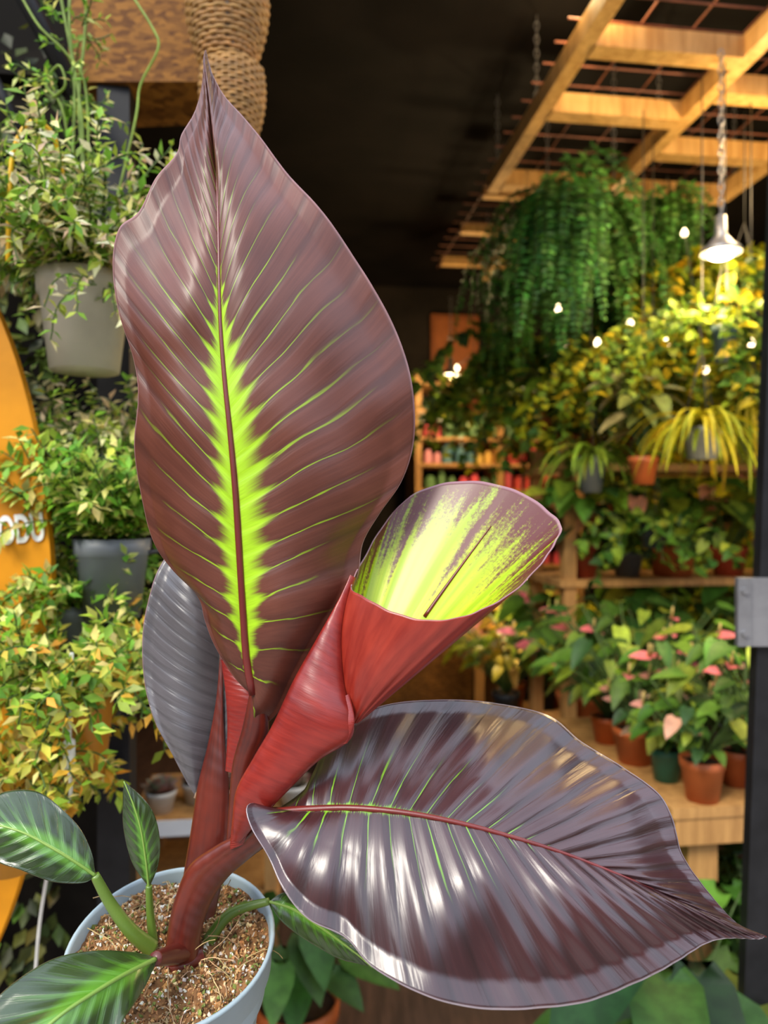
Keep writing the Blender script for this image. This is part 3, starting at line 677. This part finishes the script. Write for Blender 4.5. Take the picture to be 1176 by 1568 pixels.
def funnelmat(name):
    m,nt,b=newmat(name); uv=nt.nodes.new('ShaderNodeUVMap'); uv.uv_map='UVMap'
    sp=nt.nodes.new('ShaderNodeSeparateXYZ'); nt.links.new(uv.outputs[0],sp.inputs[0]); u=S(nt,sp.outputs[0]); v=S(nt,sp.outputs[1])
    st=noise(nt,uv.outputs[0],1,5,.75,(70,4,1)); spk=noise(nt,texco(nt),420,2,.7); st2=noise(nt,uv.outputs[0],1,2,.5,(40,1.0,1))
    f=smooth(.52,.74,v*.80+(st-.5)*.40+(spk-.5)*.28+(st2-.5)*.8-.02)
    lime=mix(nt,smooth(.3,.7,st2),(.27,.42,.004),(.46,.54,.010))
    c=mix(nt,f,lime,(.10,.018,.014)); c=mix(nt,smooth(.987,.996,v)*.6,c,(.4,.22,.25)); setc(nt,b,c)  # last mix paints the pale edge highlight along the rim
    b.inputs['Roughness'].default_value=.38; b.inputs['Coat Weight'].default_value=.25; b.inputs['Coat Roughness'].default_value=.3
    b.inputs['Specular IOR Level'].default_value=.4
    bump(nt,b,st2,.3,.0012); return m
M_fun=funnelmat('lime_inner_leaf'); M_funr=redmat('red_outer_leaf',(.18,.009,.005),(.38,.040,.020),(50,3,1))
vs=gridmesh('rolled_young_leaf',70,170,funnel,[M_funr,M_fun],plant)
s=vs.modifiers.new('thickness','SOLIDIFY'); s.thickness=.0009; s.offset=0; s.material_offset=1; s.material_offset_rim=1
pts=[funnel(.45+.4*i/16,.655)[0]*1.0+Vector((0,-.0012,0)) for i in range(17)]
g=Geo(); g.tube(pts,[.0016-.0012*i/16 for i in range(17)],(0,0,0),0,6); o=g.obj('rolled_leaf_vein',[M_ribr],plant); o.data.uv_layers.new(name='UVMap')
sheath('red_inner_sheath',[(345,1180,.578),(348,1120,.578),(345,1060,.58),(338,1010,.585)],[(368,1185,.575),(385,1120,.572),(392,1070,.572),(360,1020,.58)],M_red,.4)
sheath('leaf_stalk_tall',[(345,1310,.565),(350,1240,.562),(356,1170,.558),(372,1110,.553),(384,1050,.549)],[(372,1312,.565),(378,1240,.562),(392,1170,.558),(412,1120,.556),(402,1050,.549)],M_redd,.7)
sheath('leaf_stalk_rear',[(268,1420,.59),(284,1320,.592),(294,1260,.594),(302,1205,.597),(318,1140,.600),(331,1070,.604),(337,1000,.611)],[(330,1400,.59),(348,1310,.588),(352,1250,.59),(350,1190,.593),(344,1130,.598),(342,1070,.603),(341,1000,.611)],M_redd,.5)
sheath('pseudostem_base',[(250,1478,.575),(256,1430,.572),(268,1375,.570),(290,1325,.566),(330,1295,.560),(372,1272,.552),(402,1240,.542),(432,1236,.535)],
 [(302,1478,.575),(308,1430,.572),(322,1385,.570),(348,1345,.566),(382,1315,.560),(412,1292,.552),(440,1266,.542),(440,1252,.535)],M_redd,.75)
sheath('stem_front_sheath',[(352,1300,.552),(354,1270,.548),(358,1230,.546)],[(385,1285,.552),(392,1262,.548),(400,1235,.542)],M_red,.6)
def stalk(name,pts,r,mat):
    g=Geo(); q=catm([P(*p) for p in pts],24)
    g.tube(q,[r[0]+(r[1]-r[0])*i/24 for i in range(25)],(0,0,0),0,10); o=g.obj(name,[mat],plant); o.data.uv_layers.new(name='UVMap')
stalk('stalk_small_left',[(232,1452,.58),(200,1425,.57),(170,1385,.565),(145,1340,.56)],(.0065,.0035),M_grn)
stalk('stalk_small_upright',[(236,1450,.59),(230,1400,.588),(228,1356,.585)],(.004,.0025),M_grn)
stalk('stalk_small_front',[(285,1455,.575),(262,1462,.555),(238,1468,.53)],(.009,.005),M_redd)
stalk('stalk_small_under',[(290,1500,.59),(320,1440,.595),(355,1398,.60),(412,1380,.60)],(.0065,.003),M_grn)
stalk('rhizome',[(240,1500,.58),(275,1478,.572),(310,1462,.58)],(.010,.007),M_redd)
# ---- pot, potting mix
pc=Vector((-.168,.585,1.008)); rot=Matrix.Rotation(math.radians(16),3,'X')
g=Geo(); R0=.080
g.lathe(pc,[(0.001,-.125),(.056,-.125),(.071,-.03),(.0735,-.028),(.077,-.026),(.0785,-.002),(R0,0),(R0+.0012,.0015),(R0,.003),(R0-.002,.003),(R0-.003,0),(.074,-.02),(.071,-.05)],(.36,.46,.50),0,64,rot)
g.obj('pot',[M_pot],plant)
g=Geo(); NS=60; vs=[];fs=[]
def soilz(x,y): return -.008+.006*mathutils.noise.noise(Vector((x*40,y*40,0)))+.004*mathutils.noise.noise(Vector((x*130,y*130,3)))+.008*math.exp(-((x/.04)**2+(y/.04)**2))
for i in range(NS+1):
    for j in range(NS*2):
        r=R0*.955*i/NS; a=math.pi*j/NS; x,y=r*math.cos(a),r*math.sin(a); vs.append(pc+rot@Vector((x,y,soilz(x,y))))
for i in range(NS):
    for j in range(NS*2):
        j2=(j+1)%(NS*2); fs.append((i*NS*2+j,(i+1)*NS*2+j,(i+1)*NS*2+j2,i*NS*2+j2))
g.add(vs,fs,(.28,.14,.06)); g.obj('potting_mix',[M_soil],plant)
g=Geo(); sp=[(.64,.36,.15),(.46,.23,.08),(.76,.54,.28),(.24,.12,.05),(.95,.88,.74),(.58,.30,.12),(.12,.07,.03),(.25,.3,.08)]
oct_=[Vector(v) for v in ((1,0,0),(-1,0,0),(0,1,0),(0,-1,0),(0,0,1),(0,0,-1))]; of=[(0,2,4),(2,1,4),(1,3,4),(3,0,4),(2,0,5),(1,2,5),(3,1,5),(0,3,5)]
for i in range(4200):
    r=R0*.93*math.sqrt(R.random()); a=R.uniform(0,6.283); x,y=r*math.cos(a),r*math.sin(a)
    c=pc+rot@Vector((x,y,soilz(x,y)+.0006)); s_=R.uniform(.0006,.0021)*(1.5 if R.random()<.12 else 1); e=mathutils.Euler((R.uniform(0,6),R.uniform(0,6),R.uniform(0,6))).to_matrix()
    k=(R.uniform(.7,1.6),R.uniform(.6,1.2),R.uniform(.4,.9)); g.add([c+e@Vector((v.x*k[0],v.y*k[1],v.z*k[2]))*s_ for v in oct_],of,jit(R.choice(sp),.2))
for i in range(150):
    r=R0*.85*math.sqrt(R.random()); a=R.uniform(0,6.283); x,y=r*math.cos(a),r*math.sin(a); c=pc+rot@Vector((x,y,soilz(x,y)+.001))
    g.tube(path(c,Vector((R.uniform(-1,1),R.uniform(-1,1),R.uniform(0,.8))),R.uniform(.01,.045),1.2,7,.3),.0004,jit((.65,.46,.24),.25),0,3,False)
g.obj('potting_mix_chips',[M_soil],plant,False)
g=Geo(); zt=(pc+rot@Vector((0,-.056,-.125))).z; bx,by=pc.x,pc.y+.125*math.sin(math.radians(16))-.0
g.lathe((bx,by,0),[(.001,zt-.02),(.075,zt-.02),(.078,zt-.015),(.078,zt-.004),(.075,zt),(.001,zt)],(0,0,0),0,40)
g.lathe((bx,by,0),[(.07,zt),(.07,zt+.018),(.064,zt+.018),(.064,zt)],(0,0,0),0,40)
for k in range(3):
    a=k*2.094+.5; g.tube([(bx+.05*math.cos(a),by+.05*math.sin(a),zt-.02),(bx+.14*math.cos(a),by+.14*math.sin(a),0)],.011,(0,0,0),0,10)
g.obj('plant_stand',[M_woodd])
# ================================================================= LIGHT / WORLD / CAMERA
w=bpy.data.worlds.new('sky'); bpy.context.scene.world=w; w.use_nodes=True; nt=w.node_tree; bg=nt.nodes['Background']
tc=nt.nodes.new('ShaderNodeTexCoord'); sp_=nt.nodes.new('ShaderNodeSeparateXYZ'); nt.links.new(tc.outputs['Generated'],sp_.inputs[0])
nz=noise(nt,tc.outputs['Generated'],3.0,4,.6)
z=S(nt,sp_.outputs[2])+(nz-.5)*.45
c=mix(nt,smooth(-.2,.05,z),(.11,.08,.06),(.28,.22,.17)); c=mix(nt,smooth(.20,.40,z),c,(1.9,2.1,2.55)); 
nt.links.new(c.k,bg.inputs['Color']); bg.inputs['Strength'].default_value=1.0
sl=bpy.data.lights.new('sun','SUN'); sl.energy=3.6; sl.angle=math.radians(20); sl.color=(1,.93,.80)
so=bpy.data.objects.new('sun',sl); bpy.context.collection.objects.link(so); so.rotation_euler=Vector((.45,.62,-.72)).to_track_quat('-Z','Y').to_euler(); so.location=(-2,-3,4)
cam=bpy.data.cameras.new('camera'); co=bpy.data.objects.new('camera',cam); bpy.context.collection.objects.link(co)
co.location=(0,0,CZ); co.rotation_euler=(math.radians(90),0,0); cam.sensor_fit='VERTICAL'; cam.sensor_height=36; cam.sensor_width=27
cam.lens=36*F/1568; cam.clip_start=.02
cam.dof.use_dof=True; cam.dof.focus_distance=.545; cam.dof.aperture_fstop=5.2
bpy.context.scene.camera=co
try:
    bpy.context.scene.view_settings.view_transform='Standard'; bpy.context.scene.view_settings.look='None'
except Exception as e: print(e)
